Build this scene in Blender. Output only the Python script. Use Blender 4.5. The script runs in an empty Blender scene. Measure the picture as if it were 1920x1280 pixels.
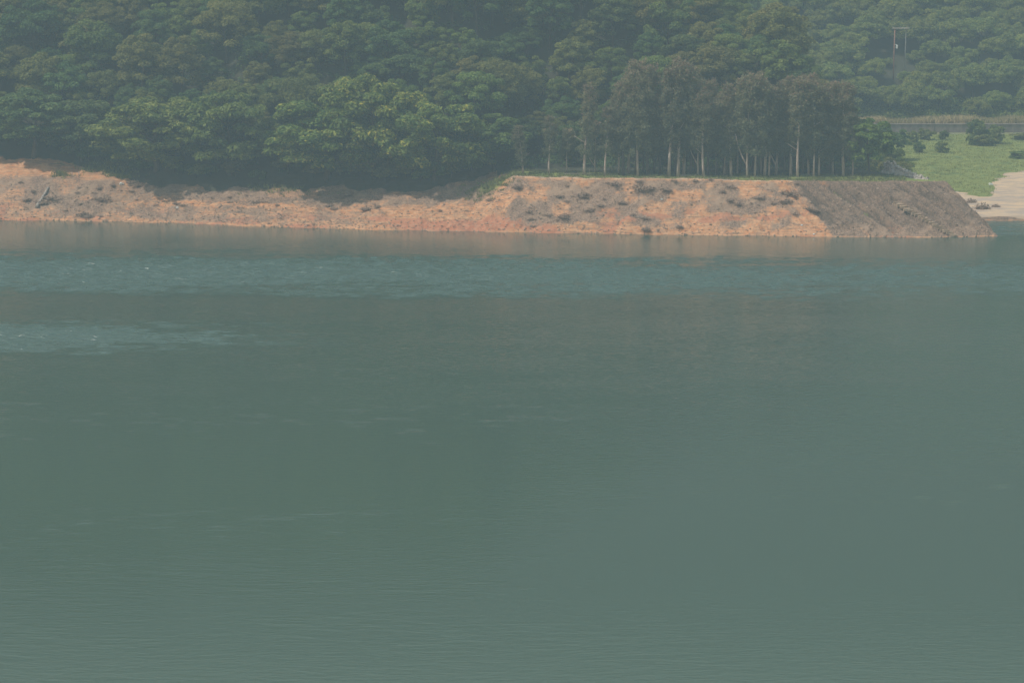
import bpy, math, random
import numpy as np

# ---------------------------------------------------------------- camera, sky, sun, exposure
SC = bpy.context.scene
CAM_H, FOC = 42.0, 5000.0                       # eye height over the water, focal length in 1920-wide pixels
PITCH = math.atan(800.0 / FOC)
cam_data = bpy.data.cameras.new("camera")
cam_data.sensor_width = 36.0
cam_data.lens = 36.0 * FOC / 1920.0
cam_data.clip_start, cam_data.clip_end = 0.5, 5000.0
cam = bpy.data.objects.new("camera", cam_data)
cam.location = (0, 0, CAM_H)
cam.rotation_euler = (math.pi / 2 - PITCH, 0, 0)
SC.collection.objects.link(cam)
SC.camera = cam

SUN_EL, SUN_AZ = math.radians(57), math.radians(250)      # azimuth clockwise from +Y
world = bpy.data.worlds.new("World")
SC.world = world
world.use_nodes = True
wn = world.node_tree.nodes
sky = wn.new("ShaderNodeTexSky")
sky.sky_type = 'NISHITA'
sky.sun_disc = False
sky.sun_elevation, sky.sun_rotation = SUN_EL, SUN_AZ
sky.dust_density, sky.air_density = 2.0, 3.2
wn["Background"].inputs["Strength"].default_value = 0.15
world.node_tree.links.new(sky.outputs[0], wn["Background"].inputs["Color"])

sun_data = bpy.data.lights.new("sun", 'SUN')
sun_data.energy, sun_data.angle, sun_data.color = 4.4, math.radians(0.6), (1.0, 0.94, 0.85)
sun = bpy.data.objects.new("sun", sun_data)
sd = (math.sin(SUN_AZ) * math.cos(SUN_EL), math.cos(SUN_AZ) * math.cos(SUN_EL), math.sin(SUN_EL))
from mathutils import Vector, Matrix
sun.rotation_euler = Vector(sd).to_track_quat('Z', 'Y').to_euler()
sun.location = (-100, 0, 300)
SC.collection.objects.link(sun)

SC.view_settings.view_transform = 'Standard'
SC.view_settings.look = 'None'
SC.view_settings.exposure = -0.19
SC.view_settings.gamma = 1.0
SC.cycles.use_denoising = True
SC.cycles.max_bounces = 6
SC.cycles.diffuse_bounces = 3
SC.cycles.glossy_bounces = 3
SC.cycles.transmission_bounces = 3
SC.cycles.volume_bounces = 1
SC.cycles.sample_clamp_direct = 0.8

# haze: even air round the whole scene
HAZE_DENSITY = 0.00086
HAZE_COLOR = (0.43, 0.61, 0.74, 1)

# ---------------------------------------------------------------- pixel geometry (1920 x 1280 photograph)
CP, SP = math.cos(PITCH), math.sin(PITCH)
def ray(px, py):
    u, v = (px - 960.0) / FOC, (640.0 - py) / FOC
    return np.array([u, CP + v * SP, v * CP - SP])
def at_z(px, py, z=0.0):
    d = ray(px, py); t = (z - CAM_H) / d[2]
    return np.array([d[0] * t, d[1] * t, z])
def at_y(px, py, y):
    d = ray(px, py); t = y / d[1]
    return np.array([d[0] * t, y, CAM_H + d[2] * t])
def project(x, y, z):
    dz = z - CAM_H
    dep = y * CP - dz * SP
    return 960 + FOC * x / dep, 640 - FOC * (y * SP + dz * CP) / dep, dep

# ---------------------------------------------------------------- noise
def _hash(ix, iy, seed):
    n = (ix.astype(np.int64) * 374761393 + iy.astype(np.int64) * 668265263 + seed * 974634541) & 0x7fffffff
    n = ((n ^ (n >> 13)) * 1274126177) & 0x7fffffff
    return ((n ^ (n >> 16)) & 0xffff) / 65535.0
def vnoise(x, y, seed=0):
    x = np.asarray(x, float); y = np.asarray(y, float)
    ix, iy = np.floor(x), np.floor(y)
    fx, fy = x - ix, y - iy
    fx, fy = fx * fx * (3 - 2 * fx), fy * fy * (3 - 2 * fy)
    a, b = _hash(ix, iy, seed), _hash(ix + 1, iy, seed)
    c, d = _hash(ix, iy + 1, seed), _hash(ix + 1, iy + 1, seed)
    return (a + (b - a) * fx) * (1 - fy) + (c + (d - c) * fx) * fy
def fbm(x, y, seed=0, octv=4, gain=0.5):
    s, a, t = 0.0, 1.0, 0.0
    for o in range(octv):
        s = s + a * vnoise(np.asarray(x) * 2 ** o + 17.3 * o, np.asarray(y) * 2 ** o - 9.1 * o, seed + o)
        t += a; a *= gain
    return s / t                                  # 0..1
def sstep(a, b, x):
    t = np.clip((np.asarray(x, float) - a) / (b - a), 0, 1)
    return t * t * (3 - 2 * t)

# ---------------------------------------------------------------- terrain
PXM = 0.0705
def X(px): return (px - 960) * PXM
_sh = [(-700, 405), (-300, 408), (0, 413), (250, 416), (500, 425), (750, 432), (980, 436), (1250, 440), (1550, 444), (1750, 445), (1870, 443), (2100, 443)]
SHX = np.array([at_z(a, b)[0] for a, b in _sh]); SHY = np.array([at_z(a, b)[1] for a, b in _sh])
#        px      s2   h2   s3    h3   s4    h4
_kn = [(-700,   6.0, 2.6, 11.0, 4.6, 20.0, 6.3),
       (0,      6.0, 2.8, 10.5, 4.9, 19.5, 7.4),
       (120,    6.0, 2.4, 10.5, 4.4, 17.0, 6.1),
       (220,    6.0, 1.9, 10.0, 3.4, 13.0, 4.5),
       (400,    6.0, 2.0, 10.0, 3.4, 13.0, 4.5),
       (600,    6.0, 1.9, 10.5, 3.2, 14.0, 4.5),
       (800,    6.0, 1.9, 11.0, 3.4, 15.0, 4.8),
       (885,    6.0, 2.3, 11.0, 4.2, 18.0, 5.5),
       (965,    5.0, 3.5, 9.4, 6.5, 28.0, 6.9),
       (1500,   5.0, 3.4, 9.4, 6.4, 28.0, 6.8),
       (2100,   5.0, 3.4, 9.4, 6.4, 28.0, 6.8)]
KX = np.array([X(k[0]) for k in _kn]); KV = np.array([k[1:] for k in _kn])
def knots(x): return [np.interp(x, KX, KV[:, i]) for i in range(6)]
def shore(x): return np.interp(x, SHX, SHY)
def xedge(y):                                     # right-hand foot of the spit and of the main hill
    return np.interp(y, [330, 348, 353, 372, 386, 400, 430, 520, 620], [65.2, 64.4, 64.2, 61.5, 59.0, 58.0, 55.0, 42.0, 28.0])
def field_z(x, y):
    ysr = 368.5 + 0.12 * np.sin(x * 0.9) + 0.02 * (x - 60)
    t = y - ysr
    z = np.where(t < 0, np.maximum(t * 0.35, -6), np.where(t < 0.35, t / 0.35 * 0.62, 0.62 + np.minimum(t - 0.35, 36) * 0.036))
    z = np.where(t > 36.35, 1.916 + np.minimum(t - 36.35, 76) * 0.0165, z)
    z = z + sstep(479.5, 480.2, y) * 1.55
    z = z + np.clip(y - 487, 0, None) * 0.53
    return z
def main_z(x, y):
    s = y - shore(x)
    s2, h2, s3, h3, s4, h4 = knots(x)
    z = np.where(s < 0, np.maximum(s * 0.3, -6), np.where(s < s2, s / s2 * h2, np.where(s < s3, h2 + (s - s2) / (s3 - s2) * (h3 - h2),
        np.where(s < s4, h3 + (s - s3) / (s4 - s3) * (h4 - h3), h4))))
    ridge = np.interp(x, [-300, -80, 0, 45, 90], [96, 84, 66, 50, 42])
    t = np.clip(s - s4, 0, None)
    hill = t * 0.64 - np.clip(t - 8, 0, None) * 0.0
    gul = (fbm(x / 15.0, y / 24.0, 5, 3) - 0.5) * 11.0 * sstep(3, 22, t)
    zt = z + hill + gul
    over = zt - ridge
    zt = np.where(over > -12, ridge - 12 + 12 * (1 - np.exp(-np.clip(over + 12, 0, None) / 12)), zt)
    return zt, s
def gully(c, s):                                  # V-shaped erosion gullies running aslant down the end of the spit
    v = np.abs(fbm(c / 1.2, s / 10.0, 51, 2) - 0.5) * 2
    return -1.15 * np.clip(1 - v / 0.22, 0, 1) + 0.2
def H(x, y, detail=True):
    x = np.asarray(x, float); y = np.asarray(y, float)
    z, s = main_z(x, y)
    if detail:
        bank = sstep(-1.5, 1.0, s) * (1 - sstep(6.5, 9.6, z)) * sstep(72, 64, x)
        right = sstep(36, 41, x)
        flat = sstep(5.9, 6.4, z) * sstep(-2, 2, x)
        n = (fbm(x / 2.6, y / 2.0, 11, 4) - 0.5) * 0.95 * (1 - 0.45 * right) + (fbm(x / 0.8, y / 0.7, 31, 3) - 0.5) * 0.55
        z = z + bank * (1 - 0.6 * flat) * n
        c = x + 1.05 * s
        rut = gully(c, s) + 1.3 * -np.exp(-((c - 52.2) / 0.5) ** 2) - 0.5 * np.exp(-((c - 55.6) / 0.45) ** 2) - 0.4 * np.exp(-((c - 63.0) / 0.4) ** 2)
        z = z + right * bank * (1 - flat) * rut * sstep(0.3, 2.0, s)
        # small strand-line terraces left by the falling water
        ter = (np.abs(((z + 0.25 * fbm(x / 6, y / 6, 71, 2)) / 0.34) % 1.0 - 0.5) - 0.25) * 0.16
        z = z + bank * (1 - flat) * (1 - right) * ter
    sb = np.interp(x, [X(1610), X(1660), X(1740), X(1790)], [60, 24, 12.5, 11.0])
    z = np.where(x > X(1600), np.minimum(z, np.maximum(6.6 - np.clip(s - sb, 0, None) * 0.8, 0.3)), z)
    d = xedge(y) - x + 1.2 * (fbm(x / 4.0, y / 3.0, 91, 3) - 0.5)
    lim = np.where(d < 4.9, d * 1.32, 6.47 + np.clip(d - 9, 0, None) * 1.25)
    z = np.minimum(z, np.maximum(lim, -6))
    f = field_z(x, y)
    if detail:
        f = f + (fbm(x / 3.0, y / 5.0, 101, 3) - 0.5) * 0.35 * sstep(370, 374, y) * (1 - sstep(476, 479, y))
    z = np.maximum(z, np.where(x > 20, f, np.where(y > 480, f, -6)))
    near = 40.2 * np.clip((120 - y) / 120, 0, 1) ** 1.25 - 6.0 * sstep(100, 125, y)
    return np.maximum(z, np.where(y < 126, near, -6.0))
def hit(px, py, y0=338.0, y1=640.0):
    d = ray(px, py)
    ys = np.arange(y0, y1, 0.1); t = ys / d[1]
    xs, zs = d[0] * t, CAM_H + d[2] * t
    k = np.nonzero(H(xs, ys) >= zs)[0]
    k = k[0] if len(k) else len(ys) - 1
    return float(xs[k]), float(ys[k]), float(H(xs[k], ys[k]))

# ---------------------------------------------------------------- object helpers
COL = SC.collection
def tag(o, label=None, cat=None, group=None, kind=None):
    if label: o["label"] = label
    if cat: o["category"] = cat
    if group: o["group"] = group
    if kind: o["kind"] = kind
    return o
def np_mesh(name, verts, faces, mat, smooth=False, attrs=None):
    """verts (n,3); faces (m,k) array or list of such arrays"""
    me = bpy.data.meshes.new(name)
    verts = np.asarray(verts, np.float32)
    fl = faces if isinstance(faces, list) else [faces]
    fl = [np.asarray(f, np.int32) for f in fl if len(f)]
    loops = np.concatenate([f.ravel() for f in fl])
    tot = np.concatenate([np.full(len(f), f.shape[1], np.int32) for f in fl])
    start = np.concatenate([[0], np.cumsum(tot)[:-1]]).astype(np.int32)
    me.vertices.add(len(verts)); me.vertices.foreach_set("co", verts.ravel())
    me.loops.add(len(loops)); me.loops.foreach_set("vertex_index", loops)
    me.polygons.add(len(tot)); me.polygons.foreach_set("loop_start", start); me.polygons.foreach_set("loop_total", tot)
    me.polygons.foreach_set("use_smooth", np.full(len(tot), smooth, bool))
    for an, av in (attrs or {}).items():
        av = np.asarray(av, np.float32)
        if av.ndim == 1:
            a = me.attributes.new(an, 'FLOAT', 'POINT'); a.data.foreach_set("value", av)
        else:
            a = me.attributes.new(an, 'FLOAT_COLOR', 'POINT')
            a.data.foreach_set("color", np.concatenate([av, np.ones((len(av), 1), np.float32)], 1).ravel())
    me.update(calc_edges=True)
    if mat: me.materials.append(mat)
    return me
def obj(name, me, parent=None, loc=None):
    o = bpy.data.objects.new(name, me); COL.objects.link(o)
    if parent: o.parent = parent
    if loc is not None: o.location = loc
    return o
def empty(name, loc=(0, 0, 0), rz=0.0, sc=1.0):
    o = bpy.data.objects.new(name, None); COL.objects.link(o)
    o.empty_display_size = 0.3
    o.location = loc; o.rotation_euler = (0, 0, rz)
    o.scale = (sc, sc, sc) if not hasattr(sc, '__len__') else sc
    return o
class MB:
    """gathers tubes, boxes and cards into ONE mesh"""
    def __init__(s): s.v, s.q, s.t, s.n, s.a = [], [], [], 0, []
    def add(s, v, q=None, t=None, a=0.5):
        v = np.asarray(v, float)
        if q is not None and len(q): s.q.append(np.asarray(q, int) + s.n)
        if t is not None and len(t): s.t.append(np.asarray(t, int) + s.n)
        s.v.append(v); s.n += len(v)
        s.a.append(np.full(len(v), a) if np.ndim(a) == 0 else np.asarray(a))
    def tube(s, pts, rad, k=6, a=0.5):
        pts = np.asarray(pts, float); n = len(pts)
        rad = np.full(n, rad) if np.ndim(rad) == 0 else np.asarray(rad, float)
        tan = np.gradient(pts, axis=0); tan /= np.linalg.norm(tan, axis=1)[:, None] + 1e-9
        ref = np.array([0.0, 1, 0]) if abs(tan[0][2]) > 0.6 else np.array([0.0, 0, 1])
        u = np.cross(tan, ref); u /= np.linalg.norm(u, axis=1)[:, None] + 1e-9
        w = np.cross(tan, u)
        an = np.arange(k) * 2 * math.pi / k
        v = (pts[:, None, :] + rad[:, None, None] * (np.cos(an)[None, :, None] * u[:, None, :] + np.sin(an)[None, :, None] * w[:, None, :])).reshape(-1, 3)
        q = [[i * k + j, i * k + (j + 1) % k, (i + 1) * k + (j + 1) % k, (i + 1) * k + j] for i in range(n - 1) for j in range(k)]
        v = np.concatenate([v, pts[:1], pts[-1:]])
        t = [[n * k, (j + 1) % k, j] for j in range(k)] + [[n * k + 1, (n - 1) * k + j, (n - 1) * k + (j + 1) % k] for j in range(k)]
        s.add(v, q, t, a)
    def box(s, c, size, rz=0.0, jit=0.0, rng=None, a=0.5, bev=0.0):
        sx, sy, sz = np.array(size) / 2.0
        if bev <= 0:
            v = np.array([[x, y, z] for z in (-sz, sz) for x, y in ((-sx, -sy), (sx, -sy), (sx, sy), (-sx, sy))])
            q = [[0, 3, 2, 1], [4, 5, 6, 7], [0, 1, 5, 4], [1, 2, 6, 5], [2, 3, 7, 6], [3, 0, 4, 7]]
        else:
            b = bev
            ring = [(-sx + b, -sy), (sx - b, -sy), (sx, -sy + b), (sx, sy - b), (sx - b, sy), (-sx + b, sy), (-sx, sy - b), (-sx, -sy + b)]
            v = [[x, y, -sz] for x, y in ring] + [[x, y, sz - b] for x, y in ring]
            v += [[x * (sx - b) / sx, y * (sy - b) / sy, sz] for x, y in ring]
            v = np.array(v)
            q = [[l * 8 + j, l * 8 + (j + 1) % 8, (l + 1) * 8 + (j + 1) % 8, (l + 1) * 8 + j] for l in range(2) for j in range(8)]
            q += [[16, 17, 18, 23], [18, 19, 22, 23], [19, 20, 21, 22], [7, 2, 1, 0], [7, 6, 3, 2], [6, 5, 4, 3]]
        if jit and rng is not None: v = v + rng.normal(0, jit, v.shape)
        cr, sr = math.cos(rz), math.sin(rz)
        v = v @ np.array([[cr, sr, 0], [-sr, cr, 0], [0, 0, 1]])
        s.add(v + np.array(c), q, None, a)
    def cards(s, c, nrm, su, sv, rng, a=0.5, tri=False):
        """leaf-sized lozenges: centre, facing, half length and half width"""
        c = np.asarray(c, float); n = len(c)
        nrm = nrm / (np.linalg.norm(nrm, axis=1)[:, None] + 1e-9)
        r = rng.normal(0, 1, (n, 3))
        u = r - (r * nrm).sum(1)[:, None] * nrm; u /= np.linalg.norm(u, axis=1)[:, None] + 1e-9
        w = np.cross(nrm, u)
        su = np.broadcast_to(su, n)[:, None]; sv = np.broadcast_to(sv, n)[:, None]
        bend = nrm * su * 0.25
        v = np.stack([c - u * su - bend, c + w * sv, c + u * su - bend, c - w * sv], 1).reshape(-1, 3)
        q = np.arange(n * 4).reshape(n, 4)
        s.add(v, q, None, np.repeat(np.broadcast_to(a, n), 4))
    def mesh(s, name, mat, smooth=False):
        f = []
        if s.q: f.append(np.concatenate(s.q))
        if s.t: f.append(np.concatenate(s.t))
        return np_mesh(name, np.concatenate(s.v), f, mat, smooth, {"tint": np.concatenate(s.a)})

# ---------------------------------------------------------------- materials
def mat_new(name):
    m = bpy.data.materials.new(name); m.use_nodes = True
    nt = m.node_tree; nt.nodes.clear()
    return m, nt, nt.nodes.new, nt.links.new
def mixc(nt, fac, a, b, blend='MIX'):
    n = nt.nodes.new("ShaderNodeMix"); n.data_type = 'RGBA'; n.blend_type = blend
    for sock, val in ((n.inputs[0], fac), (n.inputs[6], a), (n.inputs[7], b)):
        if hasattr(val, 'node'): nt.links.new(val, sock)
        elif hasattr(val, '__len__'): sock.default_value = (*val[:3], 1)
        else: sock.default_value = val
    return n.outputs[2]
def mathn(nt, op, a, b=0.0, clamp=False):
    n = nt.nodes.new("ShaderNodeMath"); n.operation = op; n.use_clamp = clamp
    for i, val in ((0, a), (1, b)):
        if hasattr(val, 'node'): nt.links.new(val, n.inputs[i])
        else: n.inputs[i].default_value = val
    return n.outputs[0]
def noise(nt, vec, scale, detail=4.0, rough=0.55, mapscale=None):
    if mapscale is not None:
        mp = nt.nodes.new("ShaderNodeMapping"); mp.inputs["Scale"].default_value = mapscale
        nt.links.new(vec, mp.inputs["Vector"]); vec = mp.outputs[0]
    n = nt.nodes.new("ShaderNodeTexNoise"); n.inputs["Scale"].default_value = scale
    n.inputs["Detail"].default_value = detail; n.inputs["Roughness"].default_value = rough
    nt.links.new(vec, n.inputs["Vector"])
    return n.outputs["Fac"]
def ramp(nt, fac, lo, hi):
    n = nt.nodes.new("ShaderNodeMapRange"); n.interpolation_type = 'SMOOTHSTEP'
    n.inputs["From Min"].default_value = lo; n.inputs["From Max"].default_value = hi
    nt.links.new(fac, n.inputs["Value"]); return n.outputs[0]
def attr(nt, name, geo=True):
    n = nt.nodes.new("ShaderNodeAttribute"); n.attribute_name = name; return n
def finish(nt, color, rough=0.85, normal=None, transl=0.0, tcol=None):
    out = nt.nodes.new("ShaderNodeOutputMaterial"); p = nt.nodes.new("ShaderNodeBsdfPrincipled")
    p.inputs["Roughness"].default_value = rough
    p.inputs["Specular IOR Level"].default_value = 0.25
    if hasattr(color, 'node'): nt.links.new(color, p.inputs["Base Color"])
    else: p.inputs["Base Color"].default_value = (*color, 1)
    if normal is not None: nt.links.new(normal, p.inputs["Normal"])
    sh = p.outputs[0]
    if transl:
        t = nt.nodes.new("ShaderNodeBsdfTranslucent"); mx = nt.nodes.new("ShaderNodeMixShader")
        if hasattr(color, 'node'): nt.links.new(color, t.inputs["Color"])
        mx.inputs[0].default_value = transl
        nt.links.new(sh, mx.inputs[1]); nt.links.new(t.outputs[0], mx.inputs[2]); sh = mx.outputs[0]
    nt.links.new(sh, out.inputs["Surface"])
    return p

def leaf_material(name, c0, c1, tip=None, tipv=(0.7, 1.0), hue=0.05, val=0.35):
    m, nt, N, L = mat_new(name)
    a = attr(nt, "tint")
    col = mixc(nt, a.outputs["Fac"], c0, c1)
    if tip: col = mixc(nt, ramp(nt, a.outputs["Fac"], *tipv), col, tip)
    oi = N("ShaderNodeObjectInfo"); hs = N("ShaderNodeHueSaturation")
    L(mathn(nt, 'ADD', mathn(nt, 'MULTIPLY', oi.outputs["Random"], hue), 0.5 - hue / 2), hs.inputs["Hue"])
    r2 = mathn(nt, 'FRACT', mathn(nt, 'MULTIPLY', oi.outputs["Random"], 17.31))
    L(mathn(nt, 'ADD', mathn(nt, 'MULTIPLY', r2, val), 1 - val / 2), hs.inputs["Value"])
    L(col, hs.inputs["Color"])
    finish(nt, hs.outputs[0], 0.6, transl=0.38)
    return m
def plain_material(name, c0, c1, scale=6.0, rough=0.85, mapscale=None, lo=0.35, hi=0.65, bump=0.0):
    m, nt, N, L = mat_new(name)
    tc = N("ShaderNodeTexCoord")
    f = noise(nt, tc.outputs["Object"], scale, 5, 0.6, mapscale)
    nrm = None
    if bump:
        b = N("ShaderNodeBump"); b.inputs["Strength"].default_value = 1.0; b.inputs["Distance"].default_value = bump
        L(f, b.inputs["Height"]); nrm = b.outputs[0]
    finish(nt, mixc(nt, ramp(nt, f, lo, hi), c0, c1), rough, nrm)
    return m

M = {}
M['leaf_mid'] = leaf_material("leaf_mid_green", (0.078, 0.131, 0.030), (0.252, 0.292, 0.058))
M['leaf_dark'] = leaf_material("leaf_dark_green", (0.054, 0.106, 0.033), (0.165, 0.227, 0.058))
M['leaf_olive'] = leaf_material("leaf_olive_green", (0.119, 0.131, 0.033), (0.284, 0.277, 0.066))
M['leaf_big'] = leaf_material("leaf_large_shore_tree", (0.076, 0.142, 0.030), (0.260, 0.314, 0.055), tip=(0.520, 0.482, 0.076), tipv=(0.80, 1.0), hue=0.02, val=0.2)
M['leaf_lime'] = leaf_material("leaf_yellow_green", (0.072, 0.149, 0.036), (0.240, 0.322, 0.066), hue=0.01, val=0.1)
M['leaf_far'] = leaf_material("leaf_far_hill", (0.110, 0.161, 0.036), (0.319, 0.330, 0.068), hue=0.03, val=0.3)
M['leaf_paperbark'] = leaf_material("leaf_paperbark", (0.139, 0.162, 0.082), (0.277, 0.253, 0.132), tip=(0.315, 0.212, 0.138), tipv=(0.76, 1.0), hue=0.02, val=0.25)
M['bark'] = plain_material("bark_brown", (0.06, 0.048, 0.036), (0.12, 0.095, 0.07), 3.0, mapscale=(2, 2, 0.4))
M['paperbark'] = plain_material("bark_pale_paper", (0.34, 0.24, 0.19), (0.58, 0.47, 0.40), 2.2, mapscale=(2, 2, 0.35))
M['deadwood'] = plain_material("dead_wood", (0.22, 0.18, 0.155), (0.42, 0.36, 0.31), 4.0, mapscale=(1, 1, 1))
def twig_mat(name, c0, c1):
    m, nt, N, L = mat_new(name)
    a = attr(nt, "tint"); finish(nt, mixc(nt, a.outputs["Fac"], c0, c1), 0.9); return m
M['twig'] = twig_mat("dead_twigs", (0.23, 0.155, 0.115), (0.46, 0.325, 0.235))
M['grass'] = twig_mat("green_grass", (0.115, 0.118, 0.050), (0.25, 0.26, 0.065))
M['drygrass'] = twig_mat("dry_grass", (0.20, 0.19, 0.07), (0.50, 0.38, 0.20))
M['stone'] = plain_material("grey_stone", (0.34, 0.29, 0.26), (0.56, 0.49, 0.44), 9.0)
M['concrete'] = plain_material("weathered_concrete", (0.16, 0.130, 0.115), (0.25, 0.205, 0.185), 1.2, mapscale=(1, 1, 0.4))
M['coping'] = plain_material("pale_concrete", (0.24, 0.20, 0.17), (0.34, 0.29, 0.24), 1.0)
M['step'] = plain_material("dirty_step_concrete", (0.27, 0.185, 0.125), (0.42, 0.295, 0.20), 5.0)
M['rust'] = plain_material("rusty_post", (0.22, 0.10, 0.07), (0.32, 0.16, 0.11), 3.0)
M['greypost'] = plain_material("grey_post", (0.16, 0.15, 0.14), (0.23, 0.22, 0.21), 3.0)
M['white'] = plain_material("white_plastic", (0.66, 0.65, 0.62), (0.80, 0.80, 0.78), 5.0, rough=0.5)
M['palearm'] = plain_material("pale_crossarm", (0.36, 0.31, 0.26), (0.48, 0.42, 0.36), 4.0)

def ground_material():
    m, nt, N, L = mat_new("ground_clay_grass_sand")
    tc = N("ShaderNodeTexCoord"); P = tc.outputs["Object"]
    z1, z2 = attr(nt, "zone_a"), attr(nt, "zone_b")
    s1, s2 = N("ShaderNodeSeparateColor"), N("ShaderNodeSeparateColor")
    L(z1.outputs["Color"], s1.inputs[0]); L(z2.outputs["Color"], s2.inputs[0])
    n_big = noise(nt, P, 0.35, 5, 0.6); n_mid = noise(nt, P, 1.6, 6, 0.65); n_fine = noise(nt, P, 5.0, 5, 0.7)
    n_line = noise(nt, P, 1.0, 5, 0.65, (0.3, 0.8, 6.5))
    clay = mixc(nt, ramp(nt, n_mid, 0.35, 0.65), (0.51, 0.218, 0.096), (0.59, 0.330, 0.180))
    n_clod = noise(nt, P, 2.6, 6, 0.75)
    clay = mixc(nt, ramp(nt, n_line, 0.47, 0.66), clay, (0.29, 0.17, 0.105))
    clay = mixc(nt, mathn(nt, 'MULTIPLY', ramp(nt, n_clod, 0.52, 0.64), 0.5), clay, (0.24, 0.155, 0.11))
    clay = mixc(nt, mathn(nt, 'MULTIPLY', ramp(nt, n_fine, 0.55, 0.75), 0.4), clay, (0.22, 0.15, 0.11))
    red = mixc(nt, ramp(nt, n_mid, 0.35, 0.7), (0.40, 0.145, 0.075), (0.50, 0.235, 0.135))
    def edge(sock, amt=0.5):                      # zone weight broken up by fine noise
        return ramp(nt, mathn(nt, 'ADD', sock, mathn(nt, 'MULTIPLY', mathn(nt, 'SUBTRACT', n_mid, 0.5), amt)), 0.35, 0.65)
    col = mixc(nt, edge(s2.outputs[1], 0.8), clay, red)
    brush = mixc(nt, ramp(nt, n_fine, 0.35, 0.65), (0.125, 0.080, 0.058), (0.35, 0.230, 0.160))
    brush = mixc(nt, ramp(nt, n_big, 0.45, 0.7), brush, mixc(nt, n_fine, (0.23, 0.150, 0.105), (0.41, 0.275, 0.185)))
    bw = mathn(nt, 'ADD', s1.outputs[2], mathn(nt, 'ADD', mathn(nt, 'MULTIPLY', mathn(nt, 'SUBTRACT', n_clod, 0.5), 2.6), mathn(nt, 'MULTIPLY', mathn(nt, 'SUBTRACT', n_fine, 0.5), 0.6)))
    col = mixc(nt, ramp(nt, bw, 0.15, 0.85), col, brush)
    sand = mixc(nt, ramp(nt, n_line, 0.4, 0.65), (0.60, 0.42, 0.27), (0.38, 0.29, 0.235))
    sand = mixc(nt, mathn(nt, 'MULTIPLY', ramp(nt, noise(nt, P, 0.22, 5, 0.65, (0.6, 1.6, 1)), 0.48, 0.66), 0.8), sand, (0.36, 0.29, 0.25))
    col = mixc(nt, edge(s2.outputs[0], 0.6), col, sand)  # pale sand, also carrying the painted sunlit edge of the spit's brow
    deb_shade_col = mixc(nt, ramp(nt, n_fine, 0.35, 0.65), (0.075, 0.052, 0.038), (0.17, 0.12, 0.085))   # dark debris tone, also carrying painted shade of gullies and diagonal edge
    col = mixc(nt, edge(s2.outputs[2], 0.4), col, deb_shade_col)
    gr = mixc(nt, ramp(nt, n_mid, 0.3, 0.7), (0.150, 0.185, 0.042), (0.240, 0.250, 0.066))
    gr = mixc(nt, ramp(nt, n_big, 0.5, 0.72), gr, (0.10, 0.15, 0.048))
    col = mixc(nt, edge(s1.outputs[0], 0.7), col, gr)
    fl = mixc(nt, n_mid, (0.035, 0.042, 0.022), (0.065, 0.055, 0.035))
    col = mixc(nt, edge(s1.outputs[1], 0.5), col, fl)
    b = N("ShaderNodeBump"); b.inputs["Distance"].default_value = 0.07; b.inputs["Strength"].default_value = 1.0
    L(mathn(nt, 'ADD', mathn(nt, 'MULTIPLY', n_mid, 0.9), mathn(nt, 'MULTIPLY', n_fine, 0.5)), b.inputs["Height"])
    finish(nt, col, 0.92, b.outputs[0])
    return m
M['ground'] = ground_material()

def water_material():
    m, nt, N, L = mat_new("reservoir_water")
    tc = N("ShaderNodeTexCoord"); P = tc.outputs["Object"]
    rf = attr(nt, "ruffle").outputs["Fac"]; sw = attr(nt, "swell").outputs["Fac"]
    warp = N("ShaderNodeTexNoise"); warp.inputs["Scale"].default_value = 0.05; warp.inputs["Detail"].default_value = 2
    L(P, warp.inputs["Vector"])
    vm = N("ShaderNodeVectorMath"); vm.operation = 'MULTIPLY_ADD'
    vm.inputs[1].default_value = (5, 5, 0); L(warp.outputs["Color"], vm.inputs[0]); L(P, vm.inputs[2])
    V = vm.outputs[0]
    w_long = noise(nt, V, 1.0, 3, 0.6, (0.34, 1.1, 1))       # long low ripples, about a metre apart
    w_fine = noise(nt, V, 1.0, 2, 0.5, (0.9, 2.6, 1))
    w_ruf = noise(nt, P, 1.0, 3, 0.6, (0.6, 1.1, 1))
    w_long, w_fine, w_ruf = [mathn(nt, 'SUBTRACT', w, 0.5) for w in (w_long, w_fine, w_ruf)]   # waves about a level mean
    h = mathn(nt, 'ADD', mathn(nt, 'MULTIPLY', w_long, mathn(nt, 'ADD', mathn(nt, 'MULTIPLY', sw, 0.016), 0.004)),
              mathn(nt, 'MULTIPLY', w_fine, mathn(nt, 'ADD', mathn(nt, 'MULTIPLY', attr(nt, "chop").outputs["Fac"], 0.038), 0.008)))
    h = mathn(nt, 'ADD', h, mathn(nt, 'MULTIPLY', w_ruf, mathn(nt, 'MULTIPLY', rf, 0.45)))
    b = N("ShaderNodeBump"); b.inputs["Distance"].default_value = 1.0; b.inputs["Strength"].default_value = 1.0
    L(h, b.inputs["Height"])
    n_c = noise(nt, P, 0.02, 2, 0.5)
    out = N("ShaderNodeOutputMaterial"); p = N("ShaderNodeBsdfPrincipled")
    L(mixc(nt, n_c, (0.038, 0.072, 0.053), (0.044, 0.082, 0.061)), p.inputs["Base Color"])
    p.inputs["IOR"].default_value = 1.333
    L(mathn(nt, 'ADD', mathn(nt, 'MULTIPLY', rf, 0.75), 0.62), p.inputs["Specular IOR Level"])
    L(mathn(nt, 'ADD', mathn(nt, 'MULTIPLY', rf, 0.24), 0.09), p.inputs["Roughness"])
    L(b.outputs[0], p.inputs["Normal"]); L(p.outputs[0], out.inputs["Surface"])
    return m
M['water'] = water_material()

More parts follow.
